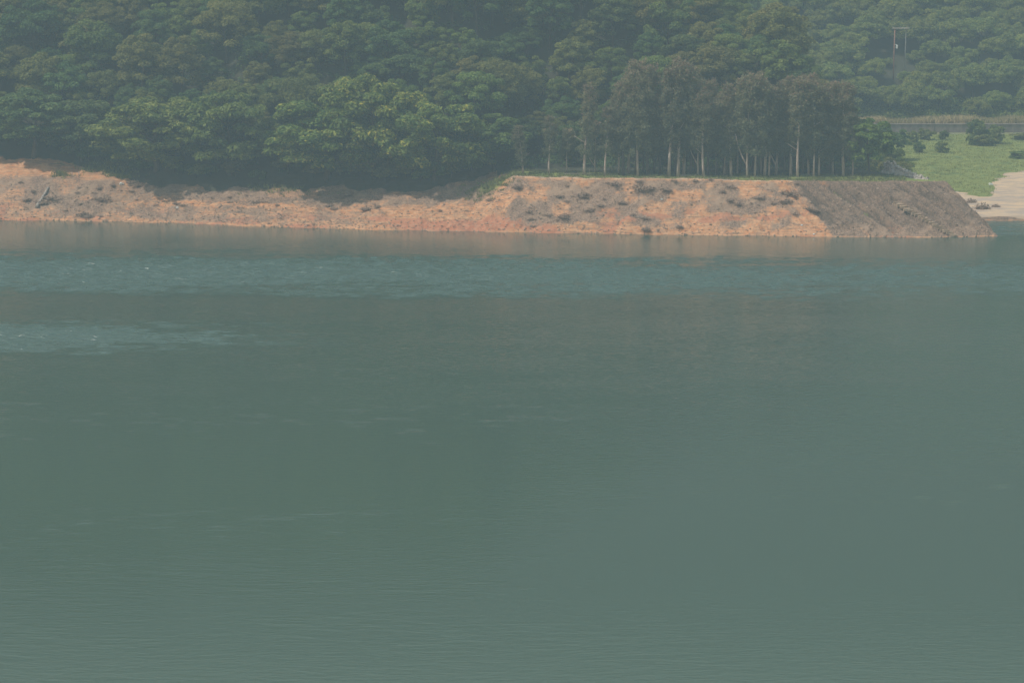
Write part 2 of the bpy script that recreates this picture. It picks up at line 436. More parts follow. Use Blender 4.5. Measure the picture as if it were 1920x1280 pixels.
# ---------------------------------------------------------------- ground sheet
def axis(parts):
    a = []
    for lo, hi, st in parts: a += list(np.arange(lo, hi - 1e-6, st))
    return np.array(a + [parts[-1][1]])
gx = axis([(-600, -160, 20), (-160, -84, 2), (-84, 30, 0.28), (30, 68, 0.18), (68, 84, 0.28), (84, 140, 2), (140, 600, 20)])
gy = axis([(-200, 0, 20), (0, 130, 5), (130, 330, 10), (330, 344, 1), (344, 376, 0.18), (376, 420, 0.7), (420, 560, 1.6), (560, 900, 10)])
GX, GY = np.meshgrid(gx, gy)
GZ = H(GX, GY)
nx, ny = len(gx), len(gy)
idx = np.arange(nx * ny).reshape(ny, nx)
gf = np.stack([idx[:-1, :-1], idx[:-1, 1:], idx[1:, 1:], idx[1:, :-1]], -1).reshape(-1, 4)
def zones(x, y, z):
    s = y - shore(x); k = knots(x); s4 = k[4]; h4 = k[5]
    mz, _ = main_z(x, y)
    onmain = (xedge(y) - x) > 0.3
    wob = (fbm(x / 3.0, y / 3.0, 201, 3) - 0.5)
    left = x < X(930)
    # forest floor, from the tree line inland (and the far hill behind the wall)
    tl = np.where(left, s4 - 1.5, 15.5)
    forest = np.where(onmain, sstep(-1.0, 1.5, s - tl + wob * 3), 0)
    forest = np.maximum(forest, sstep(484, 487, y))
    # flat top of the spit: short grass just behind the brow
    prom = sstep(X(930), X(965), x)
    grass = prom * onmain * sstep(9.7, 10.5, s + wob * 1.2) * (1 - forest)
    px, py, _ = project(x, y, z)
    grass = np.maximum(grass, 0.9 * np.exp(-((x - X(925)) / 2.6) ** 2 - ((s - 11.0) / 2.6) ** 2))
    grass = np.maximum(grass, 0.8 * np.exp(-((x - X(140)) / 3.4) ** 2 - ((s - 16.0) / 2.0) ** 2))
    grass = np.maximum(grass, 0.75 * np.exp(-((x + 1.05 * s - 52.2) / 0.35) ** 2) * sstep(1.5, 4, s) * sstep(9.4, 8.5, s) * (x > 36))
    fld = (~onmain) & (y > 369)
    line = 393 + 26 * sstep(66.5, 80, x) + 10.0 * wob + 6 * (fbm(x / 9.0, y / 12.0, 211, 2) - .5)
    tongue = 7.0 * np.exp(-((x - 70.0) / 2.4) ** 2)
    grass = np.maximum(grass, np.where(fld, sstep(-1.5, 1.5, y - (line - tongue)), 0) * (1 - sstep(479, 480, y)))
    sand = np.where(fld, 1 - sstep(-1.5, 1.5, y - (line - tongue)), 0)
    sand = np.maximum(sand, 0.62 * np.exp(-((s - 9.7) / 0.6) ** 2) * prom * sstep(X(1640), X(1480), x))  # pale tan brow, its sunlit edge put into the colour
    dry = 0
    # brown dead brush: patches on the spit, solid on its right end, and at the left
    pt = fbm(x / 3.2, y / 2.2, 221, 4)
    brush = prom * (0.22 + 0.75 * sstep(0.36, 0.58, pt)) * sstep(0.3, 2.0, s)
    dl = x - (X(1490) + (9.4 - s) * 0.55) + 1.2 * wob
    diag = sstep(-0.5, 0.6, dl)
    brush = brush * (1 - 0.9 * np.exp(-((dl + 1.1) / 0.9) ** 2))
    brush = np.maximum(brush, diag * (1.25 + 0.5 * (pt - 0.5)))
    cc = x + 1.05 * s
    brush = brush - diag * 0.7 * sstep(0.58, 0.74, fbm(cc / 1.1, s / 12.0, 55, 2)) * sstep(X(1780), X(1600), x) * sstep(X(1560), X(1600), x + s * 0.5)
    lb = np.exp(-((x - X(70)) / 9.0) ** 2) * sstep(2.0, 4.5, s) * (1 - sstep(10.5, 12.5, s + 2 * wob))
    brush = np.maximum(brush, 1.25 * lb * (0.45 + 0.55 * sstep(0.34, 0.5, pt)))
    lb2 = sstep(X(120), X(240), x) * (1 - sstep(X(905), X(950), x)) * sstep(6.3, 8.8, s + 2.5 * wob)
    brush = np.maximum(brush, lb2 * (0.55 + 0.45 * sstep(0.36, 0.52, pt)))
    brush = np.maximum(brush, (1 - prom) * (0.42 + 0.4 * sstep(0.46, 0.64, pt)) * (1 - 0.75 * np.exp(-((x - X(800)) / 11.0) ** 2)) * sstep(0.2, 1.5, s) * (1 - sstep(10, 13, s)))
    berm = np.exp(-((s - 6.4 - 1.2 * wob) / 0.5) ** 2) * (1 - prom) * sstep(X(180), X(300), x)
    brow = np.exp(-((s - 9.6) / 0.55) ** 2) * prom * (1 - 0.6 * diag)
    brush = brush * (1 - 0.9 * np.maximum(berm, brow))
    brush = np.where(z < 0.1, 0.2, brush)
    brush = np.maximum(brush, np.where(fld & (y < 370.4 + wob), 0.75, 0))
    brush = np.maximum(brush, np.where(fld & (y < 383), sstep(6.5, 1.0, np.hypot(x - 65.0, (y - 374) / 2.2)), 0))
    red = 1.15 * np.exp(-((x - X(860)) / 10.5) ** 2) * np.exp(-((s - 1.6) / 1.8) ** 2) * 1.1
    red = np.maximum(red, 0.62 * sstep(0.5, 0.66, fbm(x / 4.5, y / 1.5, 231, 3)) * (1 - sstep(3.0, 6.5, s)))
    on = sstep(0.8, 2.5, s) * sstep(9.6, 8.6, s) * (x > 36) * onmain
    deb_shade = 1.0 * diag * np.clip(1 - (gully(cc, s) + 0.95) / 0.75, 0, 1) * on  # gully floors: dark debris, with their shade put into the colour
    deb_shade = np.maximum(deb_shade, 0.50 * diag * sstep(0.6, 2.0, s) * onmain)
    deb_shade = np.maximum(deb_shade, on * 0.9 * np.exp(-((cc - 52.2) / 0.5) ** 2) * sstep(1.8, 3.2, s))
    deb_shade = np.maximum(deb_shade, on * 0.75 * np.exp(-((dl - 1.1) / 0.8) ** 2))  # shadow painted as a dark band right of the clay diagonal
    return np.stack([grass, forest, brush], -1), np.stack([sand, red, deb_shade], -1)
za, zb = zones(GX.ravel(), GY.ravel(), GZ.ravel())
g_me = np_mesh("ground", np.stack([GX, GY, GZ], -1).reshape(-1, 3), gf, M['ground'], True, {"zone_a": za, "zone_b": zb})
tag(obj("ground", g_me), kind="structure")

# ---------------------------------------------------------------- water sheet
wx = axis([(-700, -80, 31), (-80, 80, 0.36), (80, 700, 31)])
wy = axis([(20, 110, 15), (110, 246, 0.8), (246, 344, 0.21), (344, 385, 0.6), (385, 500, 20)])
WX, WY = np.meshgrid(wx, wy)
def ruffle(x, y):
    n1 = fbm(x / 26.0, y / 3.5, 301, 4) - 0.5
    n2 = fbm(x / 7.0, y / 1.3, 311, 3) - 0.5
    yy = y + n1 * 12 + n2 * 8
    band = sstep(289, 309, yy + 0.03 * x) * (1 - sstep(314, 338, yy + 0.045 * x)) * (0.55 + 0.45 * sstep(50, 5, x))
    patch = sstep(253.5, 263, yy) * (1 - sstep(265, 279, yy + 0.05 * (x + 50))) * sstep(-14, -52, x + 16 * n1)
    thin = 0.26 * sstep(0.5, 0.8, fbm(x / 2.2 + 3, y / 0.9, 321, 4)) * np.exp(-((yy - 222) / 10) ** 2) * sstep(15, -15, x)
    thin = np.maximum(thin, 0.14 * sstep(0.5, 0.75, fbm(x / 2.0, y / 0.9, 331, 3)) * np.exp(-((yy - 187 - 0.12 * x) / 4.0) ** 2))
    thin = np.maximum(thin, 0.15 * sstep(0.4, 0.7, fbm(x / 2.5, y / 0.9, 341, 3)) * np.exp(-((yy - 262) / 2.5) ** 2) * sstep(15, 25, x) * (1 - sstep(45, 55, x)))

    cove = 0.5 * sstep(350, 354, y) * sstep(60, 64, x)
    fine = fbm(x / 1.9, y / 1.2, 381, 2)
    soft = np.maximum.reduce([band * 0.85, patch, thin, cove])
    return np.clip(soft * 1.15 + (fine - 0.5) * 1.5 * np.minimum(soft * 3, 1) * (1.25 - soft), 0, 1.25)
def swell(x, y):
    a = sstep(200, 172, y + 8 * (fbm(x / 12, y / 12, 351, 2) - .5)) * sstep(22, -8, x)
    b = np.exp(-((y - 233) / 20) ** 2) * np.exp(-((x - 12) / 22) ** 2) * 0.6
    return np.clip(np.maximum(a, b) * 1.6 * sstep(0.3, 0.75, fbm(x / 11, y / 4, 361, 3)), 0, 1)
WR = ruffle(WX, WY)
def wavelets(x, y, seed=4, n=26):                  # real little wind waves, 0.8 to 1.7 m long, in the ruffled patches
    rg = np.random.default_rng(seed); h = 0.0
    for i in range(n):
        lam = rg.uniform(0.8, 1.7); a = math.pi / 2 + rg.normal(0, 0.55); k = 2 * math.pi / lam
        h = h + lam * np.sin(k * (math.cos(a) * x + math.sin(a) * y) + rg.uniform(0, 6.28))
    return h / math.sqrt(n)
WZ = 0.062 * wavelets(WX, WY) * WR * sstep(246, 250, WY) * sstep(343, 339, WY) * sstep(80, 78, np.abs(WX))
widx = np.arange(WX.size).reshape(WX.shape)
wf = np.stack([widx[:-1, :-1], widx[:-1, 1:], widx[1:, 1:], widx[1:, :-1]], -1).reshape(-1, 4)
w_me = np_mesh("water", np.stack([WX, WY, WZ], -1).reshape(-1, 3), wf, M['water'], True,
               {"ruffle": WR.ravel(), "chop": (sstep(175, 265, WY + 10 * (fbm(WX / 20, WY / 9, 391, 3) - .5)) * (0.35 + 0.65 * sstep(352, 335, WY))).ravel(), "swell": swell(WX, WY).ravel()})
tag(obj("water", w_me), kind="structure")

# ---------------------------------------------------------------- tree kinds
def unit(rng, n):
    v = rng.normal(0, 1, (n, 3)); return v / np.linalg.norm(v, axis=1)[:, None]
def clump_leaves(mb, rng, c, r, n, leaf, flat=0.7, tint0=0.5, tvar=0.25, droop=0.0):
    d = unit(rng, n); d[:, 2] = np.where(d[:, 2] < -0.25, -d[:, 2], d[:, 2])
    rad = rng.uniform(0.55, 1.08, n) ** 0.6
    p = d * (rad * r)[:, None]; p[:, 2] *= flat
    nr = d * 0.8 + np.array([0, 0, 0.55]) + rng.normal(0, 0.45, (n, 3))
    sz = leaf * rng.uniform(0.6, 1.35, n)
    tint = np.clip(tint0 + rng.normal(0, tvar, n), 0, 1)
    mb.cards(c + p, nr, sz, sz * 0.55, rng, tint)
def broad_crown(seed, R, hh, n_cl, per, leaf, mat, cr=(0.20, 0.34), flat=0.7, low=-0.15):
    """lumpy dome of leaf clumps, centre at origin; R half width, hh half height"""
    rng = np.random.default_rng(seed); mb = MB()
    lob = unit(rng, 5); lob[:, 2] = np.abs(lob[:, 2]) * 0.7
    amp = rng.uniform(0.1, 0.32, 5)
    for i in range(n_cl):
        d = unit(rng, 1)[0]
        if d[2] < low: d[2] = -d[2] * 0.6
        bump = 0.80 + sum(a * max(0.0, float(d @ l)) ** 5 for a, l in zip(amp, lob)) + rng.normal(0, 0.06)
        rr = bump * (1.0 if i % 5 else 0.62)
        c = d * np.array([R, R, hh]) * rr
        r = R * rng.uniform(*cr)
        clump_leaves(mb, rng, c, r, int(per * rng.uniform(0.7, 1.3)), leaf, flat, tint0=rng.uniform(0.25, 0.75))
    return mb.mesh("crown", mat)
def trunk_mesh(seed, h, r, lean=0.3, branches=4, mat='bark', spread=1.8, z0=0.45):
    rng = np.random.default_rng(seed); mb = MB()
    t = np.linspace(0, 1, 7)
    lx, ly = rng.normal(0, lean, 2)
    path = np.stack([lx * t ** 1.5 + 0.10 * np.sin(t * 5 + seed), ly * t ** 1.5, t * h - 0.25], 1)
    mb.tube(path, r * (1.15 - 0.85 * t), 7)
    for b in range(branches):
        k = rng.uniform(z0, 0.9); p0 = np.array([np.interp(k, t, path[:, j]) for j in range(3)])
        a = rng.uniform(0, 6.28); L = spread * rng.uniform(0.6, 1.2)
        u = np.linspace(0, 1, 4)[:, None]
        e = np.array([math.cos(a) * L, math.sin(a) * L, L * rng.uniform(0.5, 1.0)])
        mb.tube(p0 + u * e + np.array([0, 0, 0.15]) * np.sin(u * 3.14), np.linspace(r * 0.42, r * 0.12, 4), 5)
    return mb.mesh("trunk", M[mat], True)

def kind_of_tree(name, crown, trunk, crown_z):
    return dict(name=name, crown=crown, trunk=trunk, cz=crown_z)
def plant(kd, loc, rz, sc, label, cat, group):
    e = empty(kd['name'], loc, rz, sc)
    tag(e, label, cat, group)
    obj("trunk", kd['trunk'], e)
    obj("crown", kd['crown'], e, (0, 0, kd['cz']))
    return e
BT = []                                             # forest broadleaf trees: crown half width 3.4, centre 4.6 up
for i in range(12):
    mt = [M['leaf_mid'], M['leaf_dark'], M['leaf_olive']][i % 3]
    rng = random.Random(i)
    BT.append(kind_of_tree("broadleaf_tree", broad_crown(100 + i, 2.5 + 1.1 * rng.random(), 2.3 + 1.3 * rng.random(), 64 + 10 * (i % 3), 210, 0.13 + 0.03 * (i % 2), mt, cr=(0.16, 0.30), low=-0.55),
                           trunk_mesh(200 + i, 5.2, 0.15, 0.4, 5), 3.6))
FT = []
for i in range(5):
    FT.append(kind_of_tree("hill_tree", broad_crown(300 + i, 2.7, 2.0, 50, 160, 0.15, M['leaf_far'], cr=(0.18, 0.34), flat=0.8, low=-0.4), trunk_mesh(320 + i, 3.4, 0.12, 0.3, 4), 2.3))
ST = []
for i in range(4):
    ST.append(kind_of_tree("shore_tree", broad_crown(340 + i, 4.4, 3.6, 110, 175, 0.19, M['leaf_mid'] if i == 3 else M['leaf_big'], cr=(0.13, 0.26), flat=0.66, low=-0.8),
                           trunk_mesh(360 + i, 5.8, 0.24, 0.5, 7, spread=2.6, z0=0.2), 3.9))
LT = kind_of_tree("lime_tree", broad_crown(380, 2.6, 3.3, 52, 120, 0.2, M['leaf_lime'], cr=(0.2, 0.34), low=-0.7), trunk_mesh(381, 5.8, 0.14, 0.5, 6, spread=1.5, z0=0.25), 4.0)

SHB = [broad_crown(390 + i, 1.0, 0.85, 26, 90, 0.13, [M['leaf_mid'], M['leaf_dark'], M['leaf_olive']][i], cr=(0.22, 0.4), low=-0.4) for i in range(3)]
# ---------------------------------------------------------------- named shore trees (px centre, px foot row, half width px, top row)
TONE = ["mid green", "dark green", "olive green"]
shore_list = [
    (612, 338, 108, 192, ST[0], "shore_tree", "low spreading green tree, left of the three big trees overhanging the middle bank"),
    (702, 332, 92, 148, ST[1], "shore_tree", "tallest yellow-green tree on the shore, rising behind the wide trees on the middle bank"),
    (815, 340, 92, 196, ST[2], "shore_tree", "wide large-leaved tree whose low boughs overhang the bank just left of the grassy knoll"),
    (292, 322, 100, 186, ST[3], "shore_tree", "round large-leaved tree overhanging the bank right of the sandy terrace"),
    (432, 326, 84, 176, ST[3], "shore_tree", "bushy large-leaved tree right of the round shore tree, boughs hanging low over dark ground"),
    (540, 326, 52, 212, BT[0], "broadleaf_tree", "small dull green tree squeezed between the two groups of big shore trees"),
    (925, 322, 56, 214, BT[3], "broadleaf_tree", "bushy green tree above the grassy knoll where the paperbark row begins"),
    (-4, 293, 44, 205, BT[4], "broadleaf_tree", "leafy tree cut off by the left picture edge, behind the sandy terrace"),
    (62, 296, 76, 168, BT[1], "broadleaf_tree", "dark tree at the back of the bare sandy terrace at the far left"),
    (152, 302, 60, 190, BT[4], "broadleaf_tree", "shadowy low tree at the right end of the sandy terrace"),
    (1628, 330, 42, 224, LT, "lime_tree", "bright yellow-green tree at the right end of the dark paperbark row"),
    (1662, 300, 28, 238, BT[7], "broadleaf_tree", "dark bushy tree beside the grey gravel bank, at the edge of the green field"),
]
taken = []
def plant_px(row, grp):
    px, py, hw, top, kd, nm, lab = row
    x, y, z = hit(px, py)
    dep = project(x, y, z)[2]
    w = hw * dep / FOC
    hgt = (project(x, y, z)[1] - top) * dep / FOC
    me = kd['crown']; co = np.empty(len(me.vertices) * 3, np.float32); me.vertices.foreach_get("co", co); co = co.reshape(-1, 3)
    R = np.percentile(np.abs(co[:, 0]), 97); zt = np.percentile(co[:, 2], 99) + kd['cz']
    s1, s2 = w / R, hgt / zt
    plant(kd, (x, y, z - 0.1), 0.7 * px, (s1, s1, s2), lab, "tree", grp)
    taken.append((x, y, w))
for r in shore_list: plant_px(r, "trees along the bank")

# ---------------------------------------------------------------- forest on the two hills
def far_from(x, y, fac=0.75):
    return all((x - a) ** 2 + ((y - b) * 1.0) ** 2 > (w * fac) ** 2 for a, b, w in taken)
rng = random.Random(7)
mass = []
cand = []
yy = 360.0; row = 0
while yy < 470:
    xx = -150 + (row % 2) * 2.4
    while xx < 60:
        x, y = xx + rng.uniform(-1.5, 1.5), yy + rng.uniform(-1.2, 1.2)
        xx += 5.3
        s = y - float(shore(x)); s4 = float(np.interp(x, KX, KV[:, 4]))
        lim = s4 + 0.8 if x < X(950) else 24
        if s < lim or float(xedge(y)) - x < 2.2 or not far_from(x, y): continue
        cand.append((x, y, float(H(x, y))))
    yy += 4.5; row += 1
n_main = 0
def in_sight(x, y, zt):
    f = np.linspace(0.72, 0.985, 90)
    return bool(np.all(H(x * f, y * f, False) < CAM_H + (zt - CAM_H) * f))
HUES = {0: "mid green", 1: "dark green", 2: "olive green"}
for x, y, z in cand:
    px, py, dep = project(x, y, z); sc = rng.uniform(0.75, 1.0) if rng.random() < 0.6 else rng.uniform(1.0, 1.55)
    if float(xedge(y)) - x < 6: sc = min(sc, 0.85)
    top = project(x, y, z + 7.5 * sc)[1]
    if -55 < px < 1760 and top < 330 and py > -35:
        v = rng.randrange(12)
        band = "low" if z < 11 else ("halfway up" if z < 19 else "high")
        side = "left half of the wooded hill" if px < 800 else ("wooded hill above the paperbark row" if px < 1450 else "right shoulder of the wooded hill")
        size = "small" if sc < 0.88 else ("large" if sc > 1.05 else "medium")
        plant(BT[v], (x, y, z - 0.1), rng.uniform(0, 6.28), (sc, sc, sc * rng.uniform(0.88, 1.15)),
              f"{size} {HUES[v % 3]} broadleaf tree growing {band} on the {side}", "tree",
              f"{size} {HUES[v % 3]} trees {band} on the {side}")
        n_main += 1
    else:
        mass.append((x, y, z, sc))
n_far = 0
yy = 488.5; row = 0
while yy < 590:
    xx = 30 + (row % 2) * 2.0
    while xx < 150:
        x, y = xx + rng.uniform(-1.2, 1.2), yy + rng.uniform(-1, 1)
        xx += 5.4
        z = float(H(x, y)); px, py, dep = project(x, y, z); sc = rng.uniform(0.85, 1.5)
        if 1380 < px < 1985 and py > -30 and in_sight(x, y, z + 5.5 * sc):
            if abs(px - 1682) < 42 and 108 < py < 185: sc *= 0.42
            band = "low, just behind the grey wall" if z < 9 else ("halfway up" if z < 17 else "high up")
            side = "left of the pole" if px < 1676 else ("right of the pole" if px < 1800 else "near the right picture edge")
            plant(FT[rng.randrange(5)], (x, y, z - 0.1), rng.uniform(0, 6.28), sc,
                  f"soft green far hill tree, {band}, {side}", "tree", f"far hill trees {band} {side}")
            n_far += 1
        else:
            mass.append((x, y, z, sc))
    yy += 5.2; row += 1
print("TREES", n_main, n_far)
# everything higher up or further out reads as one wood (it shows as the reflection in the water)
rngn = np.random.default_rng(3)
xs = rngn.uniform(-230, 70, 900); ys = rngn.uniform(440, 560, 900)
for x, y in zip(xs, ys):
    z = float(H(x, y)); px, py, dep = project(x, y, z + 5)
    if y - shore(x) > 55 and float(xedge(y)) - x > 2 and not (-60 < px < 1990 and py > -60 and in_sight(x, y, z + 7)): mass.append((x, y, z, rngn.uniform(0.9, 1.4)))
mb = MB()
for x, y, z, sc in mass:
    n = 150
    d = unit(rngn, n); d[:, 2] = np.abs(d[:, 2])
    lump = 0.8 + 0.3 * vnoise(d[:, 0] * 2.2 + x, d[:, 1] * 2.2 + y, 9)
    p = d * lump[:, None] * np.array([3.4, 3.4, 3.4]) * sc + np.array([x, y, z + 3.6 * sc])
    mb.cards(p, d + rngn.normal(0, 0.4, (n, 3)), 0.75 * sc, 0.5 * sc, rngn, np.clip(rngn.normal(0.5, 0.25, n), 0, 1))
tag(obj("distant_wood", mb.mesh("distant_wood", M['leaf_mid'])), "unbroken green wood covering the upper hillside above the nearer trees", "wood", kind="stuff")
# undergrowth between the trunks
mb = MB(); cnt = 0
while cnt < 2200:
    px, py = rngn.uniform(-60, 1760), rngn.uniform(-20, 335)
    x = rngn.uniform(-82, 60); y = rngn.uniform(358, 425)
    s = y - float(shore(x)); s4 = float(np.interp(x, KX, KV[:, 4]))
    if s < (s4 + 1.5 if x < X(950) else 19.5) or float(xedge(y)) - x < 0.6: continue
    z = float(H(x, y)); cnt += 1
    clump_leaves(mb, rngn, np.array([x, y, z + 0.25]), rngn.uniform(0.6, 1.3), 34, 0.2, 0.9, rngn.uniform(0.2, 0.7))
tag(obj("undergrowth", mb.mesh("undergrowth", M['leaf_dark'])), "low leafy undergrowth on the forest floor between the trunks", "undergrowth", kind="stuff")

rs = random.Random(5)
for i in range(64):
    px = 5 + i * 14.4
    if 225 < px < 600 and rs.random() < 0.6: continue
    x = X(px) + rs.uniform(-.4, .4); s4 = float(np.interp(x, KX, KV[:, 4])); y = float(shore(x)) + s4 + rs.uniform(0.3, 2.4)
    z = float(H(x, y)); q = rs.uniform(0.9, 1.9)
    e = empty("shrub", (x, y, z), rs.uniform(0, 6.28), q)
    wh = "behind the sandy terrace" if px < 215 else ("in the shade under the big shore trees" if px < 880 else "by the grassy knoll")
    tag(e, f"low leafy shrub at the forest foot {wh}", "shrub", f"shrubs {wh}")
    obj("foliage", SHB[rs.randrange(3)], e, (0, 0, 0.7))
    mb = MB(); mb.tube([(0, 0, -0.2), (0.05, 0, 0.4), (0.1, 0.05, 0.9)], [0.05, 0.04, 0.02], 5); obj("stem", mb.mesh("stem", M['bark'], True), e)

mb = MB()
for i in range(620):
    x = rngn.uniform(44, 118); y = 486.6 + 5.5 * rngn.uniform(0, 1) ** 1.5; z = float(H(x, y))
    clump_leaves(mb, rngn, np.array([x, y, z + 0.5]), rngn.uniform(0.8, 1.7), 46, 0.22, 1.0, rngn.uniform(0.3, 0.7))
tag(obj("hill_scrub", mb.mesh("hill_scrub", M['leaf_far'])), "continuous green scrub at the foot of the far hill behind the dry grass", "scrub", kind="stuff")
# ---------------------------------------------------------------- paperbark plantation on the spit
def paperbark(seed, hgt, cw, base, fork=False, branch=2):
    rg = np.random.default_rng(seed); mb = MB(); t = np.linspace(0, 1, 9)
    lx, ly = rg.normal(0, 0.28, 2)
    path = np.stack([lx * t + 0.09 * np.sin(t * 6 + seed), ly * t + 0.07 * np.sin(t * 5 + 2 * seed), t * hgt * 0.96 - 0.2], 1)
    r0 = rg.uniform(0.12, 0.19)
    mb.tube(path, r0 * (1.2 - 1.05 * t), 7)
    if fork:
        p0 = path[1]; u = np.linspace(0, 1, 6)[:, None]; sg = 1 if seed % 2 else -1
        mb.tube(p0 + u * np.array([sg * 1.5, 0.3, 4.4]) + np.array([sg * 0.25, 0, 0]) * np.sin(u * 3.1), np.linspace(r0 * 0.8, r0 * 0.25, 6), 6)
    for b in range(branch):
        k = rg.uniform(0.28, 0.6); p0 = np.array([np.interp(k, t, path[:, j]) for j in range(3)])
        a = rg.uniform(0, 6.28); L = rg.uniform(0.8, 1.6); u = np.linspace(0, 1, 4)[:, None]
        mb.tube(p0 + u * np.array([math.cos(a) * L, math.sin(a) * L, L * 0.7]), np.linspace(r0 * 0.4, r0 * 0.12, 4), 5)
    trunk = mb.mesh("trunk", M['paperbark'], True)
    mc = MB(); cw *= 1.15; n = int(112 * hgt / 14 * (cw / 1.7))
    for i in range(n):
        k = base + (1 - base) * rg.uniform(0, 1) ** 0.85
        env = cw * (0.35 + 0.75 * math.sin(min(1.0, (k - base) / (1 - base) * 0.80 + 0.16) * math.pi) ** 0.8)
        a = rg.uniform(0, 6.28); q = env * math.sqrt(rg.uniform(0.05, 1))
        p = np.array([np.interp(k, t, path[:, j]) for j in range(3)]) + np.array([math.cos(a) * q, math.sin(a) * q, rg.normal(0, 0.2)])
        m = 62; r = rg.uniform(0.45, 0.85)
        d = unit(rg, m); pp = p + d * (r * rg.uniform(0.3, 1, m))[:, None] * np.array([1, 1, 1.15])
        nr = d + rg.normal(0, 0.7, (m, 3)); sz = 0.17 * rg.uniform(0.6, 1.4, m)
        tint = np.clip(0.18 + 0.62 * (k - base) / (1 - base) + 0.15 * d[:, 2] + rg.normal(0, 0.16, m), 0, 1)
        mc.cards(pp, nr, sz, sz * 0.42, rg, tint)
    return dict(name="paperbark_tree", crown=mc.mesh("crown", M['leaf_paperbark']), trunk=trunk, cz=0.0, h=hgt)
PB = [paperbark(400 + i, 14, [1.5, 1.2, 1.8, 1.4, 1.6, 1.3][i % 6], [0.28, 0.34, 0.22, 0.3, 0.25, 0.36][i % 6], fork=i in (3, 6), branch=2 + i % 3) for i in range(10)]
SPARSE = [paperbark(430 + i, 14, 0.85, [0.22, 0.32][i], branch=5) for i in range(2)]
BACK = []
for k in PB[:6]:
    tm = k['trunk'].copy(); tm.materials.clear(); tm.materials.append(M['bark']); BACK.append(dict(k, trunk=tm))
# px of the trunk foot, px row of the tree top, kind, how its trunk looks
pb_list = [(981, 326, 232, 'S0', "slender sparse paperbark with a pale stub of trunk, first from the left in the row"),
    (1030, 326, 214, 'S1', "thin grey sparse paperbark standing alone near the left end of the row"),
    (1062, 325, 236, 1, "short leafy paperbark between two thin-trunked ones near the left end"),
    (1095, 328, 150, 'S0', "tall sparse paperbark with dead side twigs, left of the brightest lone trunk"),
    (1117, 326, 222, 3, "low dull green paperbark half hidden left of the brightest lone trunk"),
    (1135, 330, 196, 'S1', "paperbark with the brightest straight lone trunk in the left part of the row"),
    (1160, 327, 205, 5, "narrow dusky paperbark just right of the brightest lone trunk"),
    (1180, 328, 132, 0, "tall reddish-topped paperbark at the left edge of the tall dark stand"),
    (1196, 331, 106, 2, "very tall paperbark with a short bright foot, left side of the tall stand"),
    (1213, 327, 112, 4, "broad brown-topped paperbark behind the short bright foot on the left of the stand"),
    (1237, 328, 160, 1, "paperbark with a long thin pale trunk seen high into its crown"),
    (1255, 330, 118, 7, "tall paperbark with a thin trunk just left of the pair of bright trunks"),
    (1270, 331, 104, 0, "tallest reddish paperbark, left one of the pair of bright trunks"),
    (1283, 332, 108, 6, "paperbark with a forked bright trunk, right one of the pair of bright trunks"),
    (1310, 329, 150, 3, "paperbark with a dim forked trunk left of the fallen branches"),
    (1319, 332, 165, 5, "paperbark with a straight trunk directly behind the fallen branches"),
    (1342, 330, 178, 1, "short-crowned paperbark in the dip of the crown line"),
    (1358, 329, 168, 8, "paperbark with a leaning dim trunk in the shade left of the pale crooked trunk"),
    (1371, 331, 150, 'S0', "pale crooked-trunked paperbark with bare yellowish branches high up"),
    (1382, 330, 160, 9, "thin dark-trunked paperbark right beside the pale crooked one"),
    (1402, 332, 136, 3, "paperbark with the thickest pale trunk in the row, forked low down"),
    (1415, 331, 128, 2, "wide brown-crowned paperbark just right of the thickest trunk"),
    (1428, 329, 140, 4, "paperbark with a thin shaded trunk two places right of the thickest trunk"),
    (1435, 331, 150, 7, "paperbark forming the left of three close pale trunks"),
    (1443, 332, 158, 9, "paperbark forming the right of three close pale trunks"),
    (1456, 331, 170, 6, "paperbark with a trunk dividing into a wide V"),
    (1481, 330, 146, 0, "paperbark with a brownish trunk right of the V-shaped trunk"),
    (1495, 332, 138, 5, "paperbark with a short pale broken-looking trunk right of the brownish one"),
    (1516, 331, 134, 2, "paperbark with a leaning pale trunk near the right end of the stand"),
    (1526, 332, 142, 1, "left one of two close reddish trunks near the right end of the stand"),
    (1535, 331, 150, 8, "right one of two close reddish trunks near the right end of the stand"),
    (1560, 329, 144, 4, "dark-trunked paperbark with a broad brown crown near the right end"),
    (1580, 330, 168, 7, "shady paperbark second from the right end of the row"),
    (1598, 330, 205, 9, "shorter dark paperbark at the right end of the row beside the yellow-green tree")]
rp = random.Random(12)
for i, (px, py, top, kd, lab) in enumerate(pb_list):
    k = SPARSE[int(kd[1])] if isinstance(kd, str) else PB[kd]
    if i % 3 == 1 and not isinstance(kd, str): py -= 3
    x, y, z = hit(px, py)
    dep = project(x, y, z)[2]; hgt = (py - top) * dep / FOC
    sz = hgt / 14.3
    sx = 0.55 + 0.5 * sz
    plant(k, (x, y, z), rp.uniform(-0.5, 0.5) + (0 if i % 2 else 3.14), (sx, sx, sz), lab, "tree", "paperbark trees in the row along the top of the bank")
# back rows of the plantation
n = 0
for r in range(2):
    for px in range(1165 + 13 * r, 1605, 26):
        x, y = (px + rp.uniform(-9, 9) - 960) * 0.0733, 366.5 + 4.0 * r + rp.uniform(-0.8, 0.8)
        z = float(H(x, y)); hh = rp.uniform(0.75, 1.0)
        plant(BACK[rp.randrange(6)], (x, y, z), rp.uniform(0, 6.28), (0.95, 0.95, hh),
              ["shaded paperbark in the second row, half hidden by the front trunks", "shaded paperbark in the hindmost row, hidden behind the front crowns"][r],
              "tree", ["second-row paperbarks", "hindmost paperbarks"][r])
        n += 1

